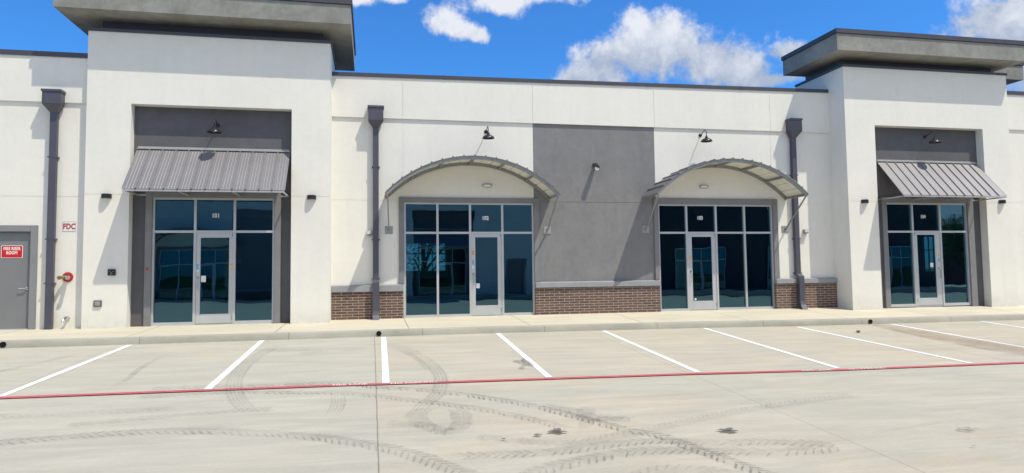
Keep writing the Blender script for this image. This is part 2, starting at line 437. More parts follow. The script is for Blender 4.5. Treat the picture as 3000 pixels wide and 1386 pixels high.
# ------------------------------------------------------------------ ground
def kerb_y(x):
    P = [(-60, -3.4), (-14, -3.3), (-7.5, -3.22), (-5.1, -3.12), (-2.4, -2.93), (.3, -2.76), (3, -2.6), (5.8, -2.55), (8.6, -2.5), (11.3, -2.55), (14.2, -2.5), (17.5, -2.35), (24, -2.25), (60, -2.2)]
    for (a, b), (c, d) in zip(P, P[1:]):
        if a <= x <= c:
            t_ = (x-a)/(c-a); return b+(d-b)*t_
    return -2.2
def lot_z(x, y):
    xc = max(-25, min(25, x))
    z = -.25-.0082*(xc-.27)+.0505*(max(y, -14.3)+2.83)
    if y < -14.3: z += (-14.3-y)*.075
    return z
xs = [-46+i for i in range(0, 96)]
b = B(); ys = [-21.45, -18, -14.8, -14.3, -13.8, -10, -6.5]
rows = []
for x in xs:
    yy = ys+[kerb_y(x)+.01]
    rows.append([(x, y, lot_z(x, y)) for y in yy])
ids = [b.ring(r) for r in rows]
for p, q in zip(ids, ids[1:]):
    for i in range(len(p)-1): b.face((p[i], q[i], q[i+1], p[i+1]))
lot = struct(b.build('parking_lot', 'lot_concrete'), 'pale concrete parking lot in front of the shops, with tyre marks')

def walk_top(x, y):
    ky = kerb_y(x); zc = lot_z(x, ky)+.15
    return zc*(y/(ky+.0)) if y < 0 else 0
b = B(); k = B(); r1 = []; r2 = []
for x in [-46+i*.5 for i in range(0, 191)]:
    ky = kerb_y(x); zt = lot_z(x, ky)+.15
    r1.append([(x, y, walk_top(x, y)) for y in (.6, 0, ky*.5, ky+.16)])
    zb = walk_top(x, ky+.16)
    r2.append([(x, ky+.16, zb-.3), (x, ky+.157, zb+.001), (x, ky+.05, zt+.001), (x, ky+.018, zt-.008), (x, ky, zt-.035), (x, ky-.012, zt-.145), (x, ky-.05, zt-.1485), (x, ky-.05, zt-.3)])
for r_, bb in ((r1, b), (r2, k)):
    ids = [bb.ring(r) for r in r_]
    for p, q in zip(ids, ids[1:]):
        for i in range(len(p)-1): bb.face((p[i], q[i], q[i+1], p[i+1]))
struct(b.build('pavement', 'walk_concrete'), 'cream concrete walk along the foot of the shops')
struct(k.build('kerb', 'kerb_concrete', smooth=True), 'concrete kerb between walk and parking lot')
# far kerb and walk in front of the building across the lot
b = B(); k = B()
zf = lot_z(0, -21.5)
b.box(-46, 48, -26, -21.66, -1.5, zf+.16); struct(b.build('pavement', 'walk_concrete'), 'concrete walk in front of the building across the lot')
k.box(-46, 49, -21.66, -21.45, -1.5, zf+.15); struct(k.build('kerb', 'kerb_concrete', bevel=.02), 'kerb on the far side of the parking lot')
b = B(); b.poly([(-1500, -1500, -1.45), (1500, -1500, -1.45), (1500, 1500, -1.45), (-1500, 1500, -1.45)])
struct(b.build('ground', 'grass'), 'grassy ground around the buildings')

# painted lines
tops = [(-5.055-2.72*2, -3.35), (-5.055-2.72, -3.3), (-5.055, -3.196), (-2.406, -2.95), (.278, -2.87), (3.039, -2.66), (5.775, -2.66), (8.593, -2.58), (11.225, -2.75), (14.265, -2.60), (17.448, -2.42)]
bots = [(-5.2-2.75*2, -8.05), (-5.2-2.75, -8.05), (-5.217, -8.05), (-2.432, -8.07), (.225, -8.08), (2.904, -8.10), (5.586, -8.13), (8.29, -8.2), (11.157, -8.22), (13.95, -8.25), (16.8, -8.3)]
names_ = ['', '', 'painted stall line nearest the left edge of the photo', 'painted stall line in front of the door of shop 101', 'painted stall line beside the black drain outlet and the long joint', 'painted stall line with the grey spill beside it']
def strip(path, w, off, m, name):
    b = B(); L = []; 
    for i, (x, y) in enumerate(path):
        a = Vector(path[max(i-1, 0)]); c = Vector(path[min(i+1, len(path)-1)]); d = (c-a).normalized(); n = Vector((-d.y, d.x))*w/2
        L.append([(x+n.x, y+n.y, lot_z(x, y)+off), (x-n.x, y-n.y, lot_z(x, y)+off)])
    ids = [b.ring(r) for r in L]
    for p, q in zip(ids, ids[1:]): b.face((p[0], p[1], q[1], q[0]))
    return b.build(name, m)
for i, (a, c) in enumerate(zip(tops, bots)):
    a = (a[0], min(a[1], kerb_y(a[0])-.07))
    pts = [(a[0]+(c[0]-a[0])*k_/8, a[1]+(c[1]-a[1])*k_/8) for k_ in range(9)]
    o = strip(pts, .115, .006, 'white_line_paint', 'stall_line'); struct(o)
    o['group'] = 'white parking stall lines'
    o['label'] = 'white painted parking stall line on the concrete'
rp = [(-46, -8.16), (-5.17, -8.15), (-.46, -8.13), (1.05, -8.19), (5.2, -8.25), (8.19, -8.38), (11.1, -8.36), (12.2, -8.34), (20, -8.4), (48, -8.5)]
def dens_path(p, n=8):
    o_ = []
    for a, c in zip(p, p[1:]):
        o_ += [(a[0]+(c[0]-a[0])*k_/n, a[1]+(c[1]-a[1])*k_/n) for k_ in range(n)]
    return o_+[p[-1]]
fl = struct(strip(dens_path(rp), .165, .010, 'red_line_paint', 'fire_lane_line'), 'red painted fire lane line with worn white letters across the lot')
for body, x, y, w in (('FIRE LANE', -.33, -8.135, .63), ('NO PARKING', .66, -8.17, .72), ('FIRE LANE', 7.74, -8.37, .68), ('NO PARKING', 8.75, -8.38, .72)):
    o = text_obj('lane_lettering', body, .13, 'faded_letter_paint', fl, (x, y, lot_z(x, y)+.014), w/(.13*len(body)*.62), .02, True, 0)
    for v in o.data.vertices:
        v.co.z = lot_z(v.co.x, v.co.y)+.014

# tyre marks
def spline(P, step=.05):
    P = [Vector(p) for p in P]; out_ = []
    Q = [2*P[0]-P[1]]+P+[2*P[-1]-P[-2]]
    for i in range(1, len(Q)-2):
        a, b_, c, d = Q[i-1:i+3]; n = max(2, int((c-b_).length/step))
        for k_ in range(n):
            t_ = k_/n
            out_.append(.5*((2*b_)+(c-a)*t_+(2*a-5*b_+4*c-d)*t_*t_+(3*b_-a-3*c+d)*t_**3))
    out_.append(P[-1]); return out_
TOFF = [.005]
def tread(P, mat, w=.27, sp=.085, sign=1, both=True):
    S_ = spline(P, .02); b = B(); acc_ = 0; last = S_[0]; nxt = 0
    TOFF[0] += .0006
    for i, p in enumerate(S_[:-1]):
        acc_ += (p-last).length; last = p
        if acc_ < nxt: continue
        nxt = acc_+sp*random.uniform(.9, 1.1)
        d = (S_[i+1]-p).normalized(); n = Vector((-d.y, d.x)); bw = .034
        if random.random() < .06: continue
        for s_ in (1, -1):
            st_ = 0 if s_ == 1 else sp*.5
            c0 = p+d*st_+n*s_*.012; ww = w/2*random.uniform(.8, 1.05)
            c1 = p+d*(st_+sign*w*.33)+n*s_*ww
            c2 = p+d*(st_+sign*w*.40)+n*s_*ww*1.12
            bb = bw*random.uniform(.7, 1.2)
            q = [c0-d*bb/2, c1-d*bb/2, c2-d*bb*.2, c2+d*bb*.4, c1+d*bb/2, c0+d*bb/2]
            b.poly([(v.x, v.y, lot_z(v.x, v.y)+TOFF[0]) for v in q])
    L = []; TOFF[0] += .0004
    for i in range(0, len(S_), 3):
        p = S_[i]; d = (S_[min(i+1, len(S_)-1)]-S_[max(i-1, 0)]).normalized(); n = Vector((-d.y, d.x)); hw = w*.5*(1+.25*mnoise.noise(Vector((p.x*3, p.y*3, 1))))
        L.append([(q.x, q.y, lot_z(q.x, q.y)+TOFF[0]) for q in (p+n*hw, p-n*hw)])
    ids = [b.ring(q) for q in L]
    for p, q in zip(ids, ids[1:]): b.face((p[0], p[1], q[1], q[0]), 1)
    o = b.build('tyre_track', [mat, 'smear']); struct(o, 'chevron tyre track printed on the concrete'); return o
A = [(-1.359, -7.945), (-.469, -7.978), (.071, -8.354), (.591, -8.598), (1.185, -8.992), (1.734, -9.452), (2.219, -9.997), (2.621, -10.63), (2.967, -11.223), (3.3, -11.6), (3.487, -12.1), (3.7, -12.75), (3.95, -13.4)]
tread(A, 'tyre_dark', .24)
tread([(-3.26, -7.9), (-2.26, -7.87), (-1.359, -7.96)], 'tyre_mid', .22)
tread([(-3.257, -8.45), (-2.176, -8.33), (-1.245, -8.5), (-.438, -8.699), (.067, -8.973), (.55, -9.323), (1.1, -9.712), (1.607, -10.154), (2.047, -10.696), (2.297, -11.099)], 'tyre_mid', .22)
tread([(-4.8, -10.6), (-4.042, -10.519), (-3.654, -10.458), (-2.969, -10.361), (-2.209, -10.384), (-1.388, -10.625), (-.735, -10.891), (-.335, -11.132), (.125, -11.48), (.545, -11.945), (.95, -12.6), (1.3, -13.3)], 'tyre_mid', .27, .09)
tread([(.985, -11.935), (1.732, -11.98), (2.217, -11.923), (2.742, -11.814), (3.252, -11.802), (3.842, -11.993), (4.484, -12.086), (5.1, -12.3)], 'tyre_mid', .24, .09, -1)
tread([(1.2, -13.1), (1.586, -12.572), (2.091, -12.327), (2.616, -12.146), (3.1, -12.139), (3.677, -12.296), (4.425, -12.437), (5.06, -12.4)], 'tyre_mid', .27, .095, -1)
tread([(2.0, -13.4), (2.5, -12.9), (2.95, -12.75), (3.4, -12.95), (3.7, -13.4)], 'tyre_faint', .27, .09)
tread([(.72, -9.85), (.573, -10.182), (.66, -10.7), (.88, -11.0), (1.08, -10.744), (1.142, -10.2), (1.10, -9.95)], 'tyre_faint', .26, .09)
tread([(-3.6, -9.9), (-2.8, -9.72), (-2.0, -9.55), (-1.3, -9.5)], 'tyre_faint', .2)
tread([(-6, -9.2), (-4, -9.3), (-2.6, -9.25)], 'tyre_faint', .2)
tread([(.2, -10.5), (.55, -10.62), (.9, -10.95)], 'tyre_faint', .25)
tread([(2.3, -10.0), (2.6, -10.3), (2.85, -10.75), (3.25, -10.9)], 'tyre_faint', .3, .07)
tread([(1.2, -11.3), (2.2, -11.7), (3.2, -11.4), (5, -10.7), (7, -10.2)], 'tyre_faint', .22)
def skid(P, mat, w=.2, n=4):
    S_ = spline(P, .1); TOFF[0] += .0006; b = B()
    for j in range(n):
        off = (j-(n-1)/2)*w/n; hw = w/n*.28*(1.5 if j in (0, n-1) else 1)
        L = []
        for i, p in enumerate(S_):
            d = (S_[min(i+1, len(S_)-1)]-S_[max(i-1, 0)]).normalized(); nn = Vector((-d.y, d.x)); fade = min(1, i/6, (len(S_)-1-i)/6)
            L.append([(q.x, q.y, lot_z(q.x, q.y)+TOFF[0]) for q in (p+nn*(off+hw*fade), p+nn*(off-hw*fade))])
        ids = [b.ring(r) for r in L]
        for p, q in zip(ids, ids[1:]): b.face((p[0], p[1], q[1], q[0]))
    struct(b.build('skid_mark', mat), 'faint curved rubber skid mark on the concrete')
skid([(.34, -4.07), (.744, -4.896), (1.035, -6.256), (1.125, -7.486), (1.071, -8.38), (.924, -9.128), (.725, -9.604), (.56, -10.1)], 'skid_rubber', .24)
skid([(.38, -4.5), (.68, -5.3), (.9, -6.3), (.98, -7.3)], 'skid_rubber', .12, 2)
skid([(-1.7, -3.9), (-2.031, -4.242), (-2.202, -5.694), (-2.204, -6.897), (-2.1, -7.812), (-1.878, -8.796), (-1.567, -9.645)], 'skid_rubber', .26, 5)
skid([(-3.866, -7.796), (-3.855, -7.18), (-3.948, -6.215), (-3.96, -5.24), (-3.878, -4.456)], 'skid_rubber', .10, 2)
skid([(-6.6, -8), (-6.3, -6.5), (-5.9, -5.2), (-5.6, -4.2)], 'skid_rubber', .14, 2)
skid([(-.5, -8.6), (-.45, -9.4), (-.5, -10.1)], 'skid_rubber', .22, 5)
skid([(5.6, -9.2), (5.5, -10.0), (5.45, -10.9)], 'skid_rubber', .03, 1)
skid([(9.5, -12.0), (7.5, -11.7), (5.5, -12.1)], 'skid_rubber', .03, 1)
def blob(x, y, rx, ry, mat, name, label, seed=0, n=40, jag=.45):
    b = B(); TOFF[0] += .0006; pts = []
    for i in range(n):
        t_ = i*2*math.pi/n; f = 1+jag*(mnoise.noise(Vector((math.cos(t_)*1.6+seed, math.sin(t_)*1.6, seed)))*1.6+.3*mnoise.noise(Vector((math.cos(t_)*6, math.sin(t_)*6, seed))))
        px_, py_ = x+rx*f*math.cos(t_), y+ry*f*math.sin(t_); pts.append((px_, py_, lot_z(px_, py_)+TOFF[0]))
    b.poly(pts); struct(b.build(name, mat), label)
blob(2.16, -11.27, .095, .075, 'oil', 'oil_stain', 'black oil stain with a ragged edge on the concrete', 1, 44, .7)
blob(1.891, -11.369, .05, .04, 'oil', 'oil_stain', 'small black oil drip left of the ragged stain', 2)
blob(1.476, -11.459, .025, .02, 'oil', 'oil_stain', 'tiny black oil drip on the concrete', 3)
blob(4.2, -11.60, .13, .06, 'oil', 'oil_stain', 'dark pointed oil stain near the right half of the lot', 4, 44, .8)
blob(7.07, -12.107, .14, .05, 'damp', 'oil_stain', 'faint grey oil stain at the right of the lot', 5, 40, .8)
blob(6.57, -12.69, .03, .02, 'damp', 'oil_stain', 'tiny grey oil drip at the right of the lot', 6)
blob(2.80, -6.75, .16, .28, 'damp', 'damp_stain', 'grey damp spill beside the fourth stall line', 7, 44, .9)
blob(2.62, -7.25, .05, .08, 'damp', 'damp_stain', 'small grey damp spot by the fourth stall line', 8)
blob(-.9, -4.6, .75, .4, 'scuff', 'scuff_patch', 'grey scuffed patch on the concrete by the left stall', 9, 40, .9)
blob(2.75, -10.75, .3, .3, 'scuff', 'scuff_patch', 'grey scuffed patch where two tyre tracks cross', 10, 40, .7)
b = B(); TOFF[0] += .0006; L = []
for i, (x, y, w) in enumerate([(13.75, -2.6, .12), (13.68, -3.2, .3), (13.55, -4.4, .42), (13.45, -5.6, .5), (13.4, -6.8, .55), (13.35, -8.2, .3), (13.3, -9.2, .02)]):
    L.append([(x-w, y, lot_z(x, y)+TOFF[0]), (x+w, y, lot_z(x, y)+TOFF[0])])
ids = [b.ring(r) for r in L]
for p, q in zip(ids, ids[1:]): b.face((p[0], p[1], q[1], q[0]))
struct(b.build('rust_stain', 'rust_stain'), 'tan runoff stain below the right drain outlet')

# ------------------------------------------------------------------ the building
HJ = 3.285
bd = thing('commercial_building', 'long white stucco shop building with two flat roofed towers and four glazed shopfronts', 'building', (6, 0, 0))
YT = -.7975; YR = -.53; ZB = -.6
# name, x0,x1, top, mullions, door module index, plane, trim (x0,x1,top)
UN = [dict(n='101', x0=-5.44, x1=-2.495, zt=3.245, mul=(-4.435, -3.48), dr=1, y=YR, tr=(-5.60, -2.33, 3.39), gl=(-4.30, -3.61, .26, 2.22)),
      dict(n='102', x0=.895, x1=4.63, zt=3.235, mul=(1.832, 2.765, 3.703), dr=2, y=0, tr=(.75, 4.79, 3.375), gl=(2.91, 3.557, .30, 2.248)),
      dict(n='103', x0=8.513, x1=12.36, zt=3.25, mul=(9.45, 10.43, 11.40), dr=1, y=0, tr=(8.37, 12.53, 3.43), gl=(9.61, 10.265, .29, 2.25)),
      dict(n='104', x0=16.04, x1=19.09, zt=3.30, mul=(17.03, 18.07), dr=1, y=YR, tr=(15.87, 19.32, 3.48), gl=(17.18, 17.84, .25, 2.277))]
U = {u['n']: u for u in UN}
XL, XR = -13.0, 33.0
G0, G1 = 4.643, 8.455   # grey panel
def hole(u): return (u['x0'], u['x1'], ZB, u['zt'])
VJ = (.868, 12.385)
w1 = grooved(-1.2, G0, ZB, 5.60, 0, .25, [hole(U['102'])], (.868,), (HJ,)).build('wall', 'white_stucco', bd)
w2 = grooved(G1, 14.6, ZB, 5.60, 0, .25, [hole(U['103'])], (12.385,), (HJ,)).build('wall', 'white_stucco', bd)
w3 = grooved(G0, G1, ZB, 5.60, 0, .25, [], (), (HJ,)).build('wall', 'grey_stucco', bd); w3['label'] = 'dark grey stucco wall panel between the two arched canopies'
YW = -.60
OFFY = YW
FD = (-9.125, -8.147, ZB, 2.368)
grooved(XL, -6.8, ZB, 5.587, 0, .25, [FD], (-11,), (3.24,)).build('wall', 'white_stucco', bd)
grooved(20.5, XR, ZB, 5.79, 0, .25, [], (21.9, 26, 30), (3.36,)).build('wall', 'white_stucco', bd)
OFFY = 0
# upper band steps out
grooved(-1.2, 14.6, 5.60, 6.76, -.045, .25, [], (.868, G0, G1, 12.385), (), .012).build('parapet', 'white_stucco', bd)
OFFY = YW
grooved(XL, -6.8, 5.587, 6.75, -.045, .25, [], (), ()).build('parapet', 'white_stucco', bd)
grooved(20.5, XR, 5.79, 6.98, -.045, .25, [], (25,), ()).build('parapet', 'white_stucco', bd)
OFFY = 0
def coping(x0, x1, z0, z1, slope=0):
    b = B(); n = max(1, round((x1-x0)/3.05)); w = (x1-x0)/n
    for i in range(n):
        a, c = x0+i*w+(.003 if i else 0), x0+(i+1)*w; za, zc = slope*(a-x0), slope*(c-x0)
        b.hexa([(a, -.075, z0+za), (c, -.075, z0+zc), (a, .33, z0+za), (c, .33, z0+zc), (a, -.075, z1+za), (c, -.075, z1+zc), (a, .33, z1+za+.02), (c, .33, z1+zc+.02)])
        if i: b.box(a-.045, a+.045, -.079, .334, z0+za-.004, z1+za+.002)
    return b
coping(-1.065, 14.5, 6.745, 6.85, .011).build('coping', 'coping_metal', bd)
B().hexa([(-1.065, -.044, 6.74), (14.5, -.044, 6.74), (-1.065, .24, 6.74), (14.5, .24, 6.74), (-1.065, -.044, 6.76), (14.5, -.044, 6.93), (-1.065, .24, 6.76), (14.5, .24, 6.93)]).build('parapet_cap', 'white_stucco', bd)
OFFY = YW
coping(XL, -6.93, 6.73, 6.85, 0).build('coping', 'coping_metal', bd)
coping(20.66, XR, 6.97, 7.09, 0).build('coping', 'coping_metal', bd)
OFFY = 0

# towers
def tower(x0, x1, zt, ox0, ox1, ozt, sl, u, side_x):
    hj = HJ if x0 < 0 else 3.31
    b = grooved(x0, x1, ZB, zt, YT, YT+.12, [(ox0, ox1, ZB, ozt)], (), (hj,), .008)
    # side, top and rear faces behind the front sheet
    y0, y1 = YT+.12, 1.6
    b.box(x0, x0+.2, y0, y1, ZB, zt-.001); b.box(x1-.2, x1, y0, y1, ZB, zt-.001)
    b.box(x0+.2, x1-.2, y0, y1, zt-.2, zt-.002); b.box(x0+.2, x1-.2, y1-.2, y1, 5.0, zt-.2)
    # recess jambs and soffit down to the recess wall
    b.box(ox0-.1, ox0, y0, YR+.001, ZB, ozt+.1); b.box(ox1, ox1+.1, y0, YR+.001, ZB, ozt+.1); b.box(ox0, ox1, y0, YR+.001, ozt, ozt+.1)
    t_ = b.build('tower', 'white_stucco', bd)
    c = B(); e = .03
    c.box(x0-e, x1+e, YT-e, YT+.2, zt, zt+.075); c.box(x0-e, x0+.22, YT+.2, y1+e, zt, zt+.075); c.box(x1-.22, x1+e, YT+.2, y1+e, zt, zt+.075); c.box(x0+.22, x1-.22, y1-.2, y1+e, zt, zt+.075)
    c.build('coping', 'coping_metal', t_)
    B().box(x0+.2, x1-.2, YT+.35, y1-.25, zt-.02, sl[4]+.01).build('roof_neck', 'gutter_metal', t_)
    s = B(); s.box(sl[0], sl[1], sl[2], sl[3], sl[4], sl[5])
    if x0 > 0: s.box(sl[1], 22.95, .56, sl[3], sl[4]+.002, sl[5]-.003)
    so_ = s.build('roof_slab', 'roof_stucco', t_)
    f = B(); e = .035
    f.box(sl[0]-e, sl[1]+e, sl[2]-e, sl[3]+e, sl[5]+.012, sl[6])
    f.box(sl[0]+.02, sl[1]-.02, sl[2]+.02, sl[3]-.02, sl[5]-.002, sl[5]+.012)
    if x0 > 0: f.box(sl[1]+e, 22.95+e, .56-e, sl[3]+e, sl[5]+.010, sl[6]-.003)
    f.build('roof_edge_flashing', 'coping_metal', t_)
    r_ = grooved(ox0-.05, ox1+.05, ZB, ozt+.05, YR, YR+.15, [hole(u)]).build('recess_wall', 'recess_stucco', t_)
    return t_
tower(-6.92, -1.07, 7.39, -5.91, -2.05, 5.58, (-7.52, -.528, -1.29, 2.9, 7.775, 8.285, 8.475), U['101'], 0)
tower(14.5, 20.655, 7.56, 15.55, 19.615, 5.73, (13.95, 20.95, -1.29, 1.5, 7.905, 8.42, 8.57), U['104'], 0)

# brick plinths and sills
for x0, x1, sz in ((-1.066, .872, .745), (4.636, 8.49, .775), (12.345, 14.497, .775)):
    B().box(x0, x1, -.10, .003, ZB, sz).build('brick_base', 'brick', bd)
    B().hexa([(x0-.0, -.15, sz), (x1+.0, -.15, sz), (x0-.0, .002, sz), (x1+.0, .002, sz), (x0-.0, -.15, .915), (x1+.0, -.15, .915), (x0-.0, .002, .945), (x1+.0, .002, .945)]).build('sill', 'sill_grey', bd, bevel=.008)
# shopfronts
ZM = 2.375
for u in UN:
    y = u['y']; x0, x1, zt = u['x0'], u['x1'], u['zt']; tx0, tx1, ttop = u['tr']
    zb0 = .948 if u['n'] in ('102', '103') else ZB
    zbl = .948 if u['n'] == '102' else (.948 if u['n'] == '103' else ZB)
    b = B(); b.box(tx0, x0, y-.055, y+.12, zb0, ttop); b.box(x1, tx1, y-.055, y+.12, zb0, ttop); b.box(x0, x1, y-.055, y+.12, zt, ttop)
    if zb0 > 0:
        pass
    b.build('door_surround', 'trim_grey', bd, bevel=.006)
    f = .048; m = u['mul']; di = u['dr']; edges = [x0]+list(m)+[x1]
    dx0, dx1 = edges[di], edges[di+1]
    fy0, fy1 = y+.0, y+.115
    b = B(); b.box(x0, x0+f, fy0, fy1, -.02, zt); b.box(x1-f, x1, fy0, fy1, -.02, zt); b.box(x0+f, x1-f, fy0, fy1, zt-f, zt)
    for k_, mx_ in enumerate(m): b.box(mx_-.03, mx_+.03, fy0+.002, fy1, -.02, zt-f)
    cuts = [x0+f-.03]+list(m)+[x1-f+.03]
    for a, c in zip(cuts, cuts[1:]):
        isd = abs(a-dx0) < .06 and abs(c-dx1) < .06
        b.box(a+.03, c-.03, fy0+.004, fy1, ZM-.03, ZM+.03)
        if not isd: b.box(a+.03, c-.03, fy0+.004, fy1, -.02, .07)
        else: b.box(a+.03, c-.03, fy0+.03, fy1+.05, -.03, .012)
    win = b.build('shop_window', 'aluminium', bd)
    g = B(); gy = y+.055
    for a, c in zip(cuts, cuts[1:]):
        isd = abs(a-dx0) < .06 and abs(c-dx1) < .06
        g.box(a+.025, c-.025, gy, gy+.012, ZM+.028, zt-f+.002)
        if not isd: g.box(a+.025, c-.025, gy, gy+.012, .068, ZM-.028)
    g.build('glazing', 'tinted_glass', win)
    nx = {'101': -3.95, '102': 3.215, '103': 9.92, '104': 17.47}[u['n']]; nz_ = {'101': 2.79, '102': 2.797, '103': 2.83, '104': 2.86}[u['n']]
    text_obj('unit_number', u['n'], .155, 'white_enamel', win, (nx, gy-.004, nz_), .82, .035)
    # door leaf
    a, c = dx0+.033, dx1-.033; g0, g1, gz0, gz1 = u['gl']; ly0, ly1 = y+.018, y+.066
    b = B(); b.box(a, g0, ly0, ly1, .018, ZM-.034); b.box(g1, c, ly0, ly1, .018, ZM-.034); b.box(g0, g1, ly0, ly1, .018, gz0); b.box(g0, g1, ly0, ly1, gz1, ZM-.034)
    dl = b.build('door', 'aluminium', bd, bevel=.003)
    B().box(g0-.004, g1+.004, ly0+.02, ly0+.03, gz0-.004, gz1+.004).build('door_glass', 'tinted_glass', dl)
    hs = g1+(c-g1)*.5 if u['n'] in ('104',) else (a+g0)/2
    if u['n'] in ('101',): hs = (a+g0)/2
    h = B(); h.tube([(hs, ly0, 1.16), (hs, ly0-.05, 1.155), (hs, ly0-.06, 1.05), (hs, ly0-.05, .885), (hs, ly0, .88)], .011, 8)
    h.box(hs-.03, hs+.03, ly0-.008, ly0, 1.17, 1.23)
    h.build('handle', 'chrome', dl, smooth=True)
    pb = B(); pb.box(g0, g1, ly1+.01, ly1+.04, 1.005, 1.028); pb.build('push_bar', 'aluminium', dl)
    hx = c-.02 if hs < (a+c)/2 else a+.02
    for zz in (.12, 2.25): B().tube([(hx, ly0-.006, zz), (hx, ly0-.006, zz+.1)], .012, 8).build('hinge', 'chrome', dl)
    st = {'101': [('yellow_paper', -3.545, 1.44, .075, .08, 1), ('blue_paper', -4.365, 1.47, .04, .13, 0), ('white_paper', -4.365, 1.37, .04, .05, 0), ('white_paper', -4.225, 1.16, .10, .14, 0), ('orange_paper', -3.545, 1.53, .06, .03, 0)],
          '102': [('orange_paper', 2.84, 1.80, .06, .10, 0), ('blue_paper', 2.84, 1.53, .035, .12, 0), ('white_paper', 2.84, 1.39, .05, .07, 0), ('white_paper', 2.98, .86, .09, .12, 0)],
          '103': [('orange_paper', 9.53, 1.62, .06, .03, 0), ('yellow_paper', 9.53, 1.55, .07, .08, 1), ('white_paper', 9.69, .34, .05, .05, 0)],
          '104': [('yellow_paper', 17.955, 1.60, .075, .09, 1), ('blue_paper', 17.955, 1.46, .05, .10, 0), ('white_paper', 17.70, 1.30, .10, .12, 0)]}[u['n']]
    for (mm, sx_, sz_, w_, h_, rd) in st:
        w_ *= 1.15; h_ *= 1.15
        yy = ly0-.0035 if not (g0 < sx_ < g1) else ly0+.0165
        q = B()
        if rd: q.lathe([(w_/2, 0), (w_/2, .0025)], (sx_, yy+.0025, sz_), 'y', 16)
        else: q.box(sx_-w_/2, sx_+w_/2, yy, yy+.003, sz_-h_/2, sz_+h_/2)
        q.build('sticker', mm, dl)
# plinth returns beside 102/103 glass (brick already meets the frame)
# service door left
OFFY = YW
b = B(); b.box(-9.30, -9.125, -.03, .12, ZB, 2.523); b.box(-8.147, -7.99, -.03, .12, ZB, 2.523); b.box(-9.125, -8.147, -.03, .12, 2.368, 2.523)
b.build('door_surround', 'frame_paint', bd, bevel=.006)
sdoor = B().box(-9.12, -8.152, .055, .10, -.01, 2.363).build('service_door', 'door_paint', bd)
h = B(); h.lathe([(.035, 0), (.035, .012), (.02, .02), (.012, .05)], (-8.234, .055, .988), 'y', 14); h.tube([(-8.234, .008, .988), (-8.294, .0, .990), (-8.384, .0, .986)], .012, 8)
h.build('handle', 'chrome', sdoor, smooth=True)
B().box(-9.12, -8.152, -.02, .12, -.03, .012).build('threshold', 'aluminium', bd)
OFFY = 0

# interior and rest of the shell
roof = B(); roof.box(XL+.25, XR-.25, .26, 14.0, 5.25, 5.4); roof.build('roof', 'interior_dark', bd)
B().box(XL, XL+.25, .25, 14, ZB, 6.9).build('side_wall', 'white_stucco', bd); B().box(XR-.25, XR, .25, 14, ZB, 7.1).build('side_wall', 'white_stucco', bd)
RH = [(1.6, 3.56, 1.38, 2.71), (18.05, 18.65, .4, 2.93), (20.05, 20.5, 1.0, 2.83), (31, 32, 1, 3)]
rw = grooved(XL, XR, ZB, 6.9, 14.0, 14.25, RH).build('rear_wall', 'interior_paint', bd)
for (a, c, z0, z1) in RH:
    b = B()
    for xx in (a+(c-a)/3, a+2*(c-a)/3): b.box(xx-.02, xx+.02, 14.03, 14.1, z0, z1)
    b.box(a, c, 14.03, 14.1, z0+(z1-z0)*.6, z0+(z1-z0)*.6+.05)
    b.build('rear_mullion', 'aluminium', bd)
for xx in (-1.3, 6.55, 14.9): B().box(xx-.08, xx+.08, .26, 13.99, 0, 5.25).build('partition', 'interior_paint', bd)
B().box(4.1, 6.47, 9.0, 9.12, 0, 3.4).build('partition', 'interior_paint', bd)
B().box(XL+.25, XR-.25, .26, 14.0, -.3, .004).build('shop_floor', 'interior_floor', bd)
B().box(-6.7, -1.25, YR+.16, .26, -.3, .003).build('shop_floor', 'interior_floor', bd); B().box(14.7, 20.45, YR+.16, .26, -.3, .003).build('shop_floor', 'interior_floor', bd)
for q in ((-6.7, -1.25, YR+.16, .255, 3.9, 4.0), (14.7, 20.45, YR+.16, .255, 3.9, 4.0), (XL+.3, XR-.3, .27, 13.9, 3.9, 3.95)): B().box(*q).build('ceiling', 'interior_dark', bd)

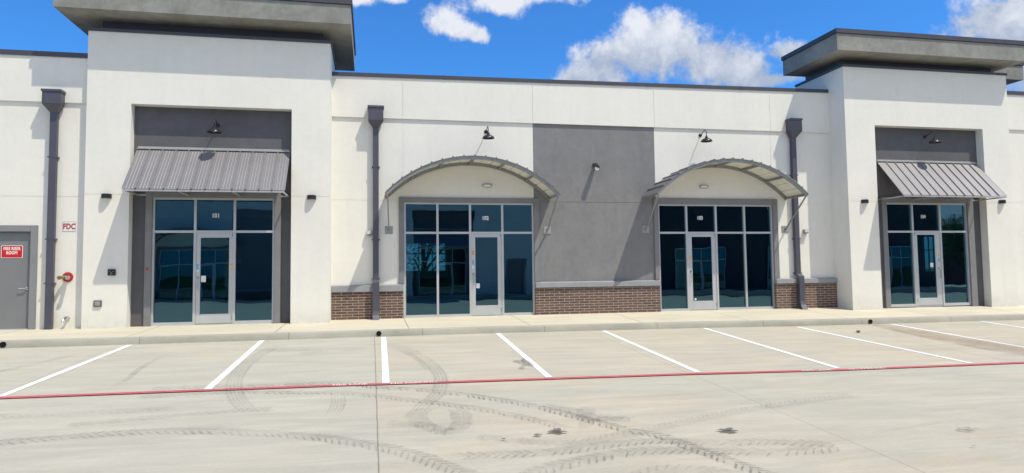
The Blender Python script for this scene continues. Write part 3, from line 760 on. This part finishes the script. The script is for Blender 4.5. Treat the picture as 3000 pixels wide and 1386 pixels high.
# ------------------------------------------------------------------ awnings
def rib_profile(w, pitch=.305, hh=.03):
    pts = []; n = max(1, round(w/pitch)); p = w/n
    for i in range(n):
        s0 = i*p
        pts += [(s0, 0 if i else 0)]
        if i: pts[-1:] = [(s0-.018, 0), (s0-.010, hh), (s0+.010, hh), (s0+.018, 0)]
        for q in (.28, .5, .72): pts += [(s0+p*q-.012, 0), (s0+p*q, .005), (s0+p*q+.012, 0)]
    pts.append((w, 0)); return pts
def awning(x0, x1, ztop, zbot, ybot, label):
    a = thing('shed_awning', label, 'awning', ((x0+x1)/2, YR, zbot), 'ribbed metal shed awnings')
    yt_ = YR-.045; nrm = Vector((0, -(ztop-zbot), -(ybot-yt_))).normalized(); nrm = Vector((0, -(ztop-zbot), (yt_-ybot))).normalized()
    P = rib_profile(x1-x0); b = B(); top = []; bot = []; t2 = []; b2 = []
    for s, h in P:
        for L, y, z, o in ((top, yt_, ztop, h), (bot, ybot, zbot, h), (t2, yt_, ztop, h-.006), (b2, ybot, zbot, h-.006)):
            q = Vector((x0+s, y, z))+nrm*o; L.append(q)
    A_, C_, D_, E_ = b.ring(top), b.ring(bot), b.ring(t2), b.ring(b2)
    for i in range(len(P)-1):
        b.face((A_[i], A_[i+1], C_[i+1], C_[i])); b.face((D_[i], E_[i], E_[i+1], D_[i+1])); b.face((A_[i], D_[i], D_[i+1], A_[i+1])); b.face((C_[i], C_[i+1], E_[i+1], E_[i]))
    b.face((A_[0], C_[0], E_[0], D_[0])); b.face((A_[-1], D_[-1], E_[-1], C_[-1]))
    b.build('roof_panel', 'awning_metal', a)
    f = B(); f.box(x0+.02, x1-.02, YR-.012, YR-.004, ztop+.03, ztop+.10); f.box(x0, x1, YR-.065, YR-.004, ztop+.03, ztop+.05)
    f.build('flashing', 'awning_frame', a)
    fr = B(); fr.box(x0+.02, x1-.02, ybot+.005, ybot+.045, zbot-.055, zbot-.012)
    for xx in (x0+.05, (x0*2+x1)/3, (x0+2*x1)/3, x1-.05):
        fr.bar((xx, YR-.03, zbot-.03), (xx, ybot+.046, zbot-.034), .035, .035); fr.bar((xx, YR-.05, ztop-.03), (xx, ybot+.05, zbot+.005), .035, .03)
    fr.box(x0+.02, x1-.02, YR-.045, YR-.006, zbot-.05, zbot-.01); fr.build('frame', 'awning_frame', a)
    return a
aw1 = awning(-5.83, -2.11, 4.45, 3.335, -1.6, 'ribbed grey metal awning in the left tower recess')
aw2 = awning(15.78, 19.55, 4.585, 3.43, -1.6, 'ribbed grey metal awning in the right tower recess, its side open to view')

# arched canopies
def canopy(cx_, hw, zs, za, dep, label, plates):
    a = thing('arched_canopy', label, 'canopy', (cx_, 0, zs), 'arched metal canopies')
    rise = za-zs; Rr = (hw*hw+rise*rise)/(2*rise); cz_ = za-Rr; th = math.asin(hw/Rr)
    def P(t_, r, y): return Vector((cx_+r*math.sin(t_), y, cz_+r*math.cos(t_)))
    n = 40
    for y0, y1, nm in ((-dep, -dep+.06, 'front_arch'), (-.06, -.005, 'wall_arch')):
        b = B(); b.loft([[P(-th+2*th*i/n, Rr, y0), P(-th+2*th*i/n, Rr, y1), P(-th+2*th*i/n, Rr-.09, y1), P(-th+2*th*i/n, Rr-.09, y0)] for i in range(n+1)])
        b.build(nm, 'canopy_steel', a)
    for k_ in range(7):
        t_ = -th*.985+2*th*.985*k_/6; b = B(); w = .02/Rr
        b.loft([[P(t_-w, Rr-.015, y), P(t_+w, Rr-.015, y), P(t_+w, Rr-.08, y), P(t_-w, Rr-.08, y)] for y in (-dep+.06, -.06)])
        b.build('purlin', 'canopy_steel', a)
    L = 2*th*Rr; pr_ = rib_profile(L, .3, .035)
    # split long flats so that the sheet follows the curve
    q = []
    for (s0, h0), (s1, h1) in zip(pr_, pr_[1:]):
        m_ = max(1, int((s1-s0)/.05)); q += [(s0+(s1-s0)*i/m_, h0+(h1-h0)*i/m_) for i in range(m_)]
    q.append(pr_[-1]); b = B()
    rings = [[P(-th+s/Rr, Rr+.006+h, -dep-.03) for s, h in q], [P(-th+s/Rr, Rr+.006+h, -.004) for s, h in q]]
    low = [[P(-th+s/Rr, Rr+.001+h, -dep-.03) for s, h in q], [P(-th+s/Rr, Rr+.001+h, -.004) for s, h in q]]
    A_, C_ = b.ring(rings[0]), b.ring(rings[1]); D_, E_ = b.ring(low[0]), b.ring(low[1])
    for i in range(len(q)-1):
        b.face((A_[i], A_[i+1], C_[i+1], C_[i]), 0); b.face((D_[i], E_[i], E_[i+1], D_[i+1]), 1); b.face((A_[i], D_[i], D_[i+1], A_[i+1]), 0); b.face((C_[i], C_[i+1], E_[i+1], E_[i]), 0)
    b.face((A_[0], C_[0], E_[0], D_[0])); b.face((A_[-1], D_[-1], E_[-1], C_[-1]))
    b.build('roof_panel', ['awning_metal', 'canopy_underside'], a)
    for s_, px_ in ((-1, plates[0]), (1, plates[1])):
        b = B(); tip = Vector((cx_+s_*(hw-.06), -dep+.03, zs-.03))
        b.bar((px_, -.03, plates[2]-.02), tip, .035, .035); br_ = b.build('bracket_arm', 'canopy_steel', a)
        p = B(); p.box(px_-.11, px_+.11, -.014, -.002, plates[2]-.11, plates[2]+.11)
        for ddx in (-.08, .08):
            for ddz in (-.08, .08): p.lathe([(.012, 0), (.012, .01)], (px_+ddx, -.014, plates[2]+ddz), 'y', 8)
        p.box(px_-.012, px_+.012, -.07, -.014, plates[2]-.07, plates[2]+.05)
        p.build('wall_plate', 'plate_metal', br_)
    return a
cn1 = canopy(2.755, 2.40, 3.38, 4.40, 1.1, 'arched ribbed metal canopy over shop 102, left of the grey wall panel', (.475, 5.035, 2.45))
cn2 = canopy(10.46, 2.44, 3.46, 4.49, 1.1, 'arched ribbed metal canopy over shop 103, right of the grey wall panel', (8.10, 12.79, 2.48))

# ------------------------------------------------------------------ gooseneck lamps
def gooseneck(x, y, z, label):
    a = thing('gooseneck_lamp', label, 'wall lamp', (x, y, z), 'black gooseneck barn lamps')
    B().lathe([(.055, 0), (.055, .012), (.035, .03), (.02, .035)], (x, y, z), 'y', 18).build('wall_plate', 'black_metal', a, smooth=True)
    pts = [(x, y-.02, z), (x, y-.08, z+.005), (x, y-.15, z+.035), (x, y-.22, z+.075), (x, y-.29, z+.09), (x, y-.35, z+.075), (x, y-.385, z+.03), (x, y-.395, z-.03), (x, y-.395, z-.10)]
    S_ = []
    P_ = [Vector(p) for p in pts]; Q = [2*P_[0]-P_[1]]+P_+[2*P_[-1]-P_[-2]]
    for i in range(1, len(Q)-2):
        p0, p1, p2, p3 = Q[i-1:i+3]
        for k_ in range(4):
            t_ = k_/4; S_.append(.5*((2*p1)+(p2-p0)*t_+(2*p0-5*p1+4*p2-p3)*t_*t_+(3*p1-p0-3*p2+p3)*t_**3))
    S_.append(P_[-1])
    B().tube(S_, .0115, 10).build('arm', 'black_metal', a, smooth=True)
    prof = [(.022, 0), (.024, -.02), (.045, -.035), (.047, -.065), (.07, -.08), (.10, -.095), (.15, -.125), (.175, -.165), (.178, -.178), (.172, -.178), (.165, -.165), (.14, -.13), (.09, -.105), (.04, -.09)]
    B().lathe(prof, (x, y-.395, z-.095), 'z', 28).build('lamp_shade', 'black_metal', a, smooth=True)
    B().lathe([(.01, -.09), (.035, -.105), (.04, -.13), (.02, -.155), (.003, -.16)], (x, y-.395, z-.095), 'z', 14).build('bulb', 'fixture_lens', a, smooth=True)
    return a
g1_ = gooseneck(-3.92, YR, 5.15, 'black gooseneck lamp in the left tower recess, above the leftmost awning')
gooseneck(3.25, 0, 5.31, 'black gooseneck lamp above the left arched canopy, nearest the left downspouts')
gooseneck(9.985, 0, 5.405, 'black gooseneck lamp above the right arched canopy, beyond the grey wall panel')
gooseneck(17.63, YR, 5.47, 'black gooseneck lamp in the right tower recess, above the rightmost awning')

def sconce(x, z, label):
    a = thing('wall_sconce', label, 'wall light', (x, YT, z), 'black half-round wall lights')
    b = B(); w, h, d = .115, .055, .13; n = 14
    prof = [(x+w*math.cos(math.pi*i/n), YT-d*math.sin(math.pi*i/n)) for i in range(n+1)]
    b.loft([[(px_, py_, zz) for px_, py_ in prof] for zz in (z-h, z+h)]); b.build('shade', 'dark_fixture', a, smooth=True)
    b = B(); b.loft([[(x+(px_-x)*.86, YT+(py_-YT)*.86, zz) for px_, py_ in prof] for zz in (z-h-.016, z-h)]); b.build('lens', 'fixture_lens', a)
sconce(-6.42, 3.235, 'leftmost black half-round wall light, left of the left awning')
sconce(-1.535, 3.255, 'black half-round wall light on the left tower, right of its awning')
sconce(15.06, 3.30, 'black half-round wall light on the right tower, left of its awning')
sconce(20.2, 3.335, 'rightmost black half-round wall light, right of the right awning')

a = thing('spot_camera', 'small black spotlight on the dark grey wall panel', 'spotlight', (6.53, 0, 4.37))
B().lathe([(.07, 0), (.07, .03), (.04, .045)], (6.53, 0, 4.40), 'y', 16).build('wall_plate', 'dark_fixture', a, smooth=True)
b = B(); b.tube([(6.53, -.04, 4.40), (6.53, -.10, 4.37)], .025, 10); b.tube([(6.55, -.07, 4.42), (6.53, -.12, 4.37), (6.50, -.30, 4.27)], [.05, .075, .085], 16); b.build('lamp_head', 'dark_fixture', a, smooth=True)
B().lathe([(.07, 0), (.07, .008)], (6.50, -.302, 4.262), 'y', 16).build('lens', 'fixture_lens', a)

def oval_light(x, z, label):
    a = thing('bulkhead_light', label, 'wall light', (x, 0, z), 'oval bulkhead lights')
    n = 32
    def ring(rx, rz, y): 
        o_ = []
        for i in range(n):
            t_ = i*2*math.pi/n; c_, s_ = math.cos(t_), math.sin(t_)
            o_.append((x+rx*math.copysign(abs(c_)**.75, c_), y, z+rz*math.copysign(abs(s_)**.75, s_)))
        return o_
    B().loft([ring(.15, .053, -.001), ring(.15, .053, -.05), ring(.135, .042, -.062), ring(.13, .038, -.05)]).build('rim', 'plate_metal', a, smooth=True)
    B().loft([ring(.128, .037, -.045), ring(.115, .03, -.066), ring(.05, .012, -.073)]).build('lens', 'white_enamel', a, smooth=True)
oval_light(3.262, 3.733, 'pale oval bulkhead light under the left arched canopy')
oval_light(10.045, 3.795, 'pale oval bulkhead light under the right arched canopy')

# ------------------------------------------------------------------ downspouts
def downspout(x, zt, zm, zn, kick, label):
    a = thing('downspout', label, 'downspout', (x, 0, 0), 'rainwater downspouts')
    w = .205; d = .30; b = B(); pw = .078; y0, y1 = -.03, -.15
    yf = -.05
    b.box(x-w-.02, x+w+.02, -d-.02, -.046, zt-.06, zt)
    b.box(x-w, x+w, -d, -.047, zm, zt-.06)
    b.hexa([(x-pw, y1, zn), (x+pw, y1, zn), (x-pw, y0, zn), (x+pw, y0, zn), (x-w, -d, zm), (x+w, -d, zm), (x-w, -.047, zm), (x+w, -.047, zm)])
    b.build('conductor_head', 'gutter_metal', a, bevel=.004)
    p = B()
    if kick:
        p.box(x-pw, x+pw, y1, y0, 1.02, zn)
        pw2 = pw+.012
        yA = -.155
        p.loft([[(x-pw2, q1, z_), (x+pw2, q1, z_), (x+pw2, q0, z_), (x-pw2, q0, z_)] for (z_, q0, q1) in ((1.08, -.02, -.16), (1.0, -.155, -.29), (.22, -.155, -.29), (.12, -.19, -.32), (-.04, -.27, -.42))])
    else: p.box(x-pw, x+pw, y1, y0, -.1, zn)
    p.build('pipe', 'gutter_metal', a, bevel=.004)
    for zz in (2.18, 1.10, 4.2): B().box(x-pw-.03, x+pw+.03, y1-.006, -.002, zz-.015, zz+.015).build('strap', 'gutter_metal', a)
OFFY = YW
downspout(-7.67, 5.85, 5.49, 5.30, False, 'dark grey downspout right of the fire riser room door')
OFFY = 0
downspout(.118, 5.89, 5.48, 5.305, True, 'dark grey downspout between the left tower and the left arched canopy')
downspout(13.13, 5.98, 5.58, 5.37, True, 'dark grey downspout between the right arched canopy and the right tower')

def wallbox(x, z, label):
    a = thing('overflow_scupper', label, 'wall fitting', (x, 0, z), 'small grey metal boxes on the wall')
    b = B(); b.hexa([(x-.075, -.13, z-.055), (x+.075, -.13, z-.055), (x-.075, 0, z-.055), (x+.075, 0, z-.055), (x-.075, -.09, z+.055), (x+.075, -.09, z+.055), (x-.075, 0, z+.055), (x+.075, 0, z+.055)])
    b.build('hood', 'plate_metal', a, bevel=.004)
    B().box(x-.06, x+.06, -.10, -.01, z-.068, z-.056).build('lens', 'dark_fixture', a)
wallbox(-.06, 2.375, 'small grey metal box light beside the downspout left of shop 102')
wallbox(13.50, 2.425, 'small grey metal box light beside the downspout right of shop 103')

# ------------------------------------------------------------------ signs and small fittings
OFFY = YW
def rounded_plate(x, y, z, w, h, r, t_):
    pts = []
    for cx2, cz2, a0 in ((x+w-r, z+h-r, 0), (x-w+r, z+h-r, 90), (x-w+r, z-h+r, 180), (x+w-r, z-h+r, 270)):
        for k_ in range(5): an = R(a0+k_*22.5); pts.append((cx2+r*math.cos(an), cz2+r*math.sin(an)))
    b = B(); b.loft([[(p, y, q) for p, q in pts], [(p, y-t_, q) for p, q in pts]]); return b
a = thing('fire_connection_sign', 'white sign with red letters FDC on the wall beside the downspout', 'sign', (-7.31, 0, 2.498))
rounded_plate(-7.31, -.002, 2.498, .155, .125, .015, .004).build('sign_plate', 'white_enamel', a)
b = B()
for (x0, x1, z0, z1) in ((-.15, .15, .112, .12), (-.15, .15, -.12, -.112), (-.15, -.143, -.112, .112), (.143, .15, -.112, .112)): b.box(-7.31+x0, -7.31+x1, -.0075, -.0062, 2.498+z0, 2.498+z1)
b.build('sign_border', 'plate_metal', a)
text_obj('sign_lettering', 'FDC', .19, 'dull_red', a, (-7.31, -.009, 2.493), .74, .03)
a = thing('door_sign', 'red sign reading FIRE RISER ROOM on the grey service door', 'sign', (-8.573, .055, 1.90))
rounded_plate(-8.573, .053, 1.883, .235, .155, .025, .004).build('sign_plate', 'white_enamel', a)
rounded_plate(-8.573, .0485, 1.883, .222, .142, .02, .002).build('sign_face', 'red_enamel', a)
text_obj('sign_lettering', 'FIRE RISER\nROOM', .105, 'white_enamel', a, (-8.573, .0445, 1.903), .74, .03)
# fire department connection
a = thing('fire_hose_connection', 'red and brass fire hose inlet on the wall under the white sign', 'hydrant inlet', (-7.314, 0, 1.24))
B().lathe([(.122, 0), (.122, .012), (.11, .02), (.08, .022)], (-7.314, -.001, 1.25), 'y', 28).build('wall_plate', 'dull_red', a, smooth=True)
b = B(); b.lathe([(.05, 0), (.05, .09), (.06, .10)], (-7.314, -.02, 1.25), 'y', 18)
for s_ in (-1, 1): b.tube([(-7.314, -.08, 1.25), (-7.314+s_*.05, -.13, 1.245), (-7.314+s_*.085, -.22, 1.235)], [.045, .042, .04], 16)
b.build('inlet_body', 'brass', a, smooth=True)
for s_ in (-1, 1):
    b = B(); b.tube([(-7.314+s_*.083, -.215, 1.236), (-7.314+s_*.097, -.26, 1.232)], .05, 16); b.tube([(-7.314+s_*.1, -.26, 1.231), (-7.314+s_*.103, -.275, 1.23)], .02, 10); b.build('cap', 'chrome' if s_ > 0 else 'brass', a, smooth=True)
a = thing('hose_tap', 'small chrome wall tap low on the wall under the fire hose inlet', 'tap', (-7.294, 0, .22))
B().lathe([(.055, 0), (.055, .015), (.03, .025), (.02, .06)], (-7.294, -.001, .24), 'y', 18).build('wall_plate', 'chrome', a, smooth=True)
B().tube([(-7.294, -.05, .24), (-7.314, -.12, .235), (-7.334, -.17, .21), (-7.3345, -.19, .16)], [.02, .024, .022, .026], 12).build('spout', 'chrome', a, smooth=True)
B().lathe([(.035, 0), (.035, .012)], (-7.2945, -.115, .27), 'z', 12).build('knob', 'dark_fixture', a, smooth=True)
OFFY = 0
a = thing('key_box', 'black square key box on the wall left of shop 101', 'key box', (-6.26, YT, 1.35))
B().box(-6.345, -6.175, YT-.05, YT, 1.275, 1.43).build('body', 'dark_fixture', a, bevel=.006)
b = B(); b.box(-6.29, -6.23, YT-.054, YT-.05, 1.30, 1.315); b.box(-6.325, -6.28, YT-.053, YT-.05, 1.372, 1.38); b.box(-6.27, -6.25, YT-.054, YT-.05, 1.335, 1.355); b.box(-6.24, -6.195, YT-.053, YT-.05, 1.372, 1.38); b.build('key_slot', 'chrome', a)
a = thing('outlet_box', 'grey weatherproof outlet box low on the wall left of shop 101', 'outlet', (-6.56, YT, .59))
B().box(-6.65, -6.47, YT-.035, YT, .515, .67).build('body', 'dark_plate', a, bevel=.006)
B().box(-6.62, -6.50, YT-.047, YT-.035, .54, .645).build('cover', 'plate_metal', a, bevel=.004)
a = tag(B().lathe([(.03, 0), (.03, .02), (.015, .03)], (-5.52, YR-.056, 1.43), 'y', 12).build('fire_bell_button', 'red_enamel', smooth=True), 'tiny red button on the left trim of shop 101', 'button')

# drain outlets in the kerb
for x, lab in ((-7.45, 'black round drain outlet in the kerb at the left edge'), (.17, 'black round drain outlet in the kerb at the head of the long joint'), (13.67, 'black round drain outlet in the kerb before the tower of shop 104')):
    ky = kerb_y(x); z = lot_z(x, ky)+.075
    a = thing('drain_outlet', lab, 'drain pipe', (x, ky, z), 'drain outlets in the kerb')
    b = B(); n = 20
    rings = []
    for r_, yy in ((.058, ky+.05), (.058, ky-.035), (.05, ky-.035), (.05, ky+.03)):
        rings.append([(x+r_*math.cos(i*2*math.pi/n), yy, z+r_*math.sin(i*2*math.pi/n)) for i in range(n)])
    b.loft(rings); b.build('pipe', 'rubber_black', a, smooth=True)
    B().lathe([(.052, 0), (.052, .004)], (x, ky-.022, z), 'y', 20).build('bore_shade_disc', 'rubber_black', a)  # black disc paints in the darkness inside the hollow pipe
# a tuft of weed
tw = B()
for i in range(70):
    an = random.uniform(0, 6.28); l_ = random.uniform(.03, .08); cx3, cy3 = 12.08, -4.02; z0 = lot_z(cx3, cy3)
    r_ = random.uniform(0, .04); bx_, by_ = cx3+r_*math.cos(an), cy3+r_*math.sin(an); ex_, ey_ = bx_+l_*.5*math.cos(an), by_+l_*.5*math.sin(an)
    s_ = Vector((-math.sin(an), math.cos(an)))*.008
    tw.poly([(bx_-s_.x, by_-s_.y, z0), (bx_+s_.x, by_+s_.y, z0), (ex_, ey_, z0+l_)])
tag(tw.build('weed', 'leaves'), 'small green weed growing on the concrete near the right drain outlet', 'weed')

# ------------------------------------------------------------------ across the lot (seen in the glass)
OC = .5; OY = -24.0; OZ = -.42
def across(o, label, skip=('unit_number', 'sticker')):
    c = copy_tree(o, None, skip); l_ = o.location
    c.location = (OC-l_.x, OY-l_.y, l_.z+OZ); c.rotation_euler = (0, 0, math.pi); c['label'] = label
    return c
ob = across(bd, 'matching shop building across the lot, seen only as a reflection in the shop windows')
b = B(); b.v = []
ext = B(); ext.box(-40.3, -13.01, -.02, .3, ZB, 6.9)
e = ext.build('wall', 'dark_stucco', bd); e.parent = ob; e['label'] = 'dark painted end wall'
for dx_ in (-17.5, -24.5, -31.5, -38.5):
    for src in [x for x in bpy.data.objects if x.parent == bd and x.name in ('shop_window.001', 'door.001')]:
        c_ = copy_tree(src, ob, ('unit_number', 'sticker')); c_.location = (dx_, -.20, 0)
across(aw1, 'ribbed awning across the lot, mirrored in the glass, on the eastern tower'); across(aw2, 'ribbed awning across the lot, mirrored in the glass, on the western tower')
across(cn1, 'arched canopy across the lot, mirrored dimly in the left arched shopfront'); across(cn2, 'arched canopy across the lot, mirrored in the leftmost shopfront')

def tree(x, y, z, h, cr, seed, label, nleaf=5200, lf=.62):
    rd = random.Random(seed); a = thing('tree', label, 'tree', (x, y, z), 'broadleaf trees')
    b = B(); b.tube([(x, y, z-.1), (x+.1, y, z+h*.2), (x, y+.1, z+h*.42), (x+.1, y, z+h*.7)], [.22, .17, .13, .05], 10)
    cl = []
    for i in range(22):
        an = rd.uniform(0, 6.28); el_ = rd.uniform(-.25, 1); r_ = cr*rd.uniform(.35, .85)
        c_ = Vector((x+r_*math.cos(an)*math.sqrt(max(0, 1-el_*el_*.7)), y+r_*math.sin(an)*math.sqrt(max(0, 1-el_*el_*.7)), z+h*.62+el_*cr*.75)); cl.append((c_, cr*rd.uniform(.25, .42)))
        if i < 9: b.tube([(x, y, z+h*rd.uniform(.3, .5)), tuple(Vector((x, y, z+h*.5)).lerp(c_, .5)), tuple(c_)], [.07, .045, .02], 6)
    b.build('trunk', 'bark', a, smooth=True)
    f = B()
    for i in range(nleaf):
        c_, r_ = cl[rd.randrange(len(cl))]; d = Vector((rd.gauss(0, 1), rd.gauss(0, 1), rd.gauss(0, 1))).normalized()*r_*rd.uniform(.5, 1.08)
        p = c_+d; u_ = Vector((rd.gauss(0, 1), rd.gauss(0, 1), rd.gauss(0, 1))).normalized(); v_ = u_.orthogonal().normalized(); s_ = rd.uniform(.09, .18)*lf
        f.poly([p-u_*s_, p+v_*s_*.55, p+u_*s_, p-v_*s_*.55])
    f.build('crown', 'leaves', a)
tree(54, -35, -1.45, 6.6, 2.4, 1, 'leafy tree seen mirrored in the right window of shop 104', 7000, .5)
tree(73, -56, -1.45, 9, 3.8, 2, 'tall leafy tree far across the lot behind the red brick wall')
tree(2.9, 20, -1.45, 6.5, 3.0, 3, 'green tree behind the shops, seen through the left arched shopfront')
tree(22.5, 21, -1.45, 6.5, 2.6, 4, 'green tree behind the shops, seen through the right arched shopfront')
tree(27, 23, -1.45, 6.5, 2.8, 5, 'green tree behind the shops, seen through the rightmost shopfront')
bw = thing('brick_wall', 'red brick wall mirrored in the window of shop 104', 'wall', (66, -44, -1.45))
B().box(52, 80, -44.2, -44, -1.6, 2.6).build('wall', 'red_brick', bw)
B().box(51.95, 80.05, -44.24, -43.96, 2.6, 2.68).build('cap', 'sill_grey', bw)
hs_ = thing('house', 'pale two-storey house mirrored far off in the window of shop 104', 'house', (86, -70, -1.45))
B().box(76, 96, -80, -70, -1.6, 5.2).build('wall', 'house_siding', hs_)
b = B(); b.loft([[(75.5, -80.5, 5.2), (75.5, -75, 8), (75.5, -69.5, 5.2)], [(96.5, -80.5, 5.2), (96.5, -75, 8), (96.5, -69.5, 5.2)]]); b.build('roof', 'shingle', hs_)
for z0 in (.1, 2.9):
    for x in (78, 81.5, 85, 88.5, 92): B().box(x-.55, x+.55, -69.99, -69.93, z0, z0+1.4).build('window', 'window_dark', hs_)
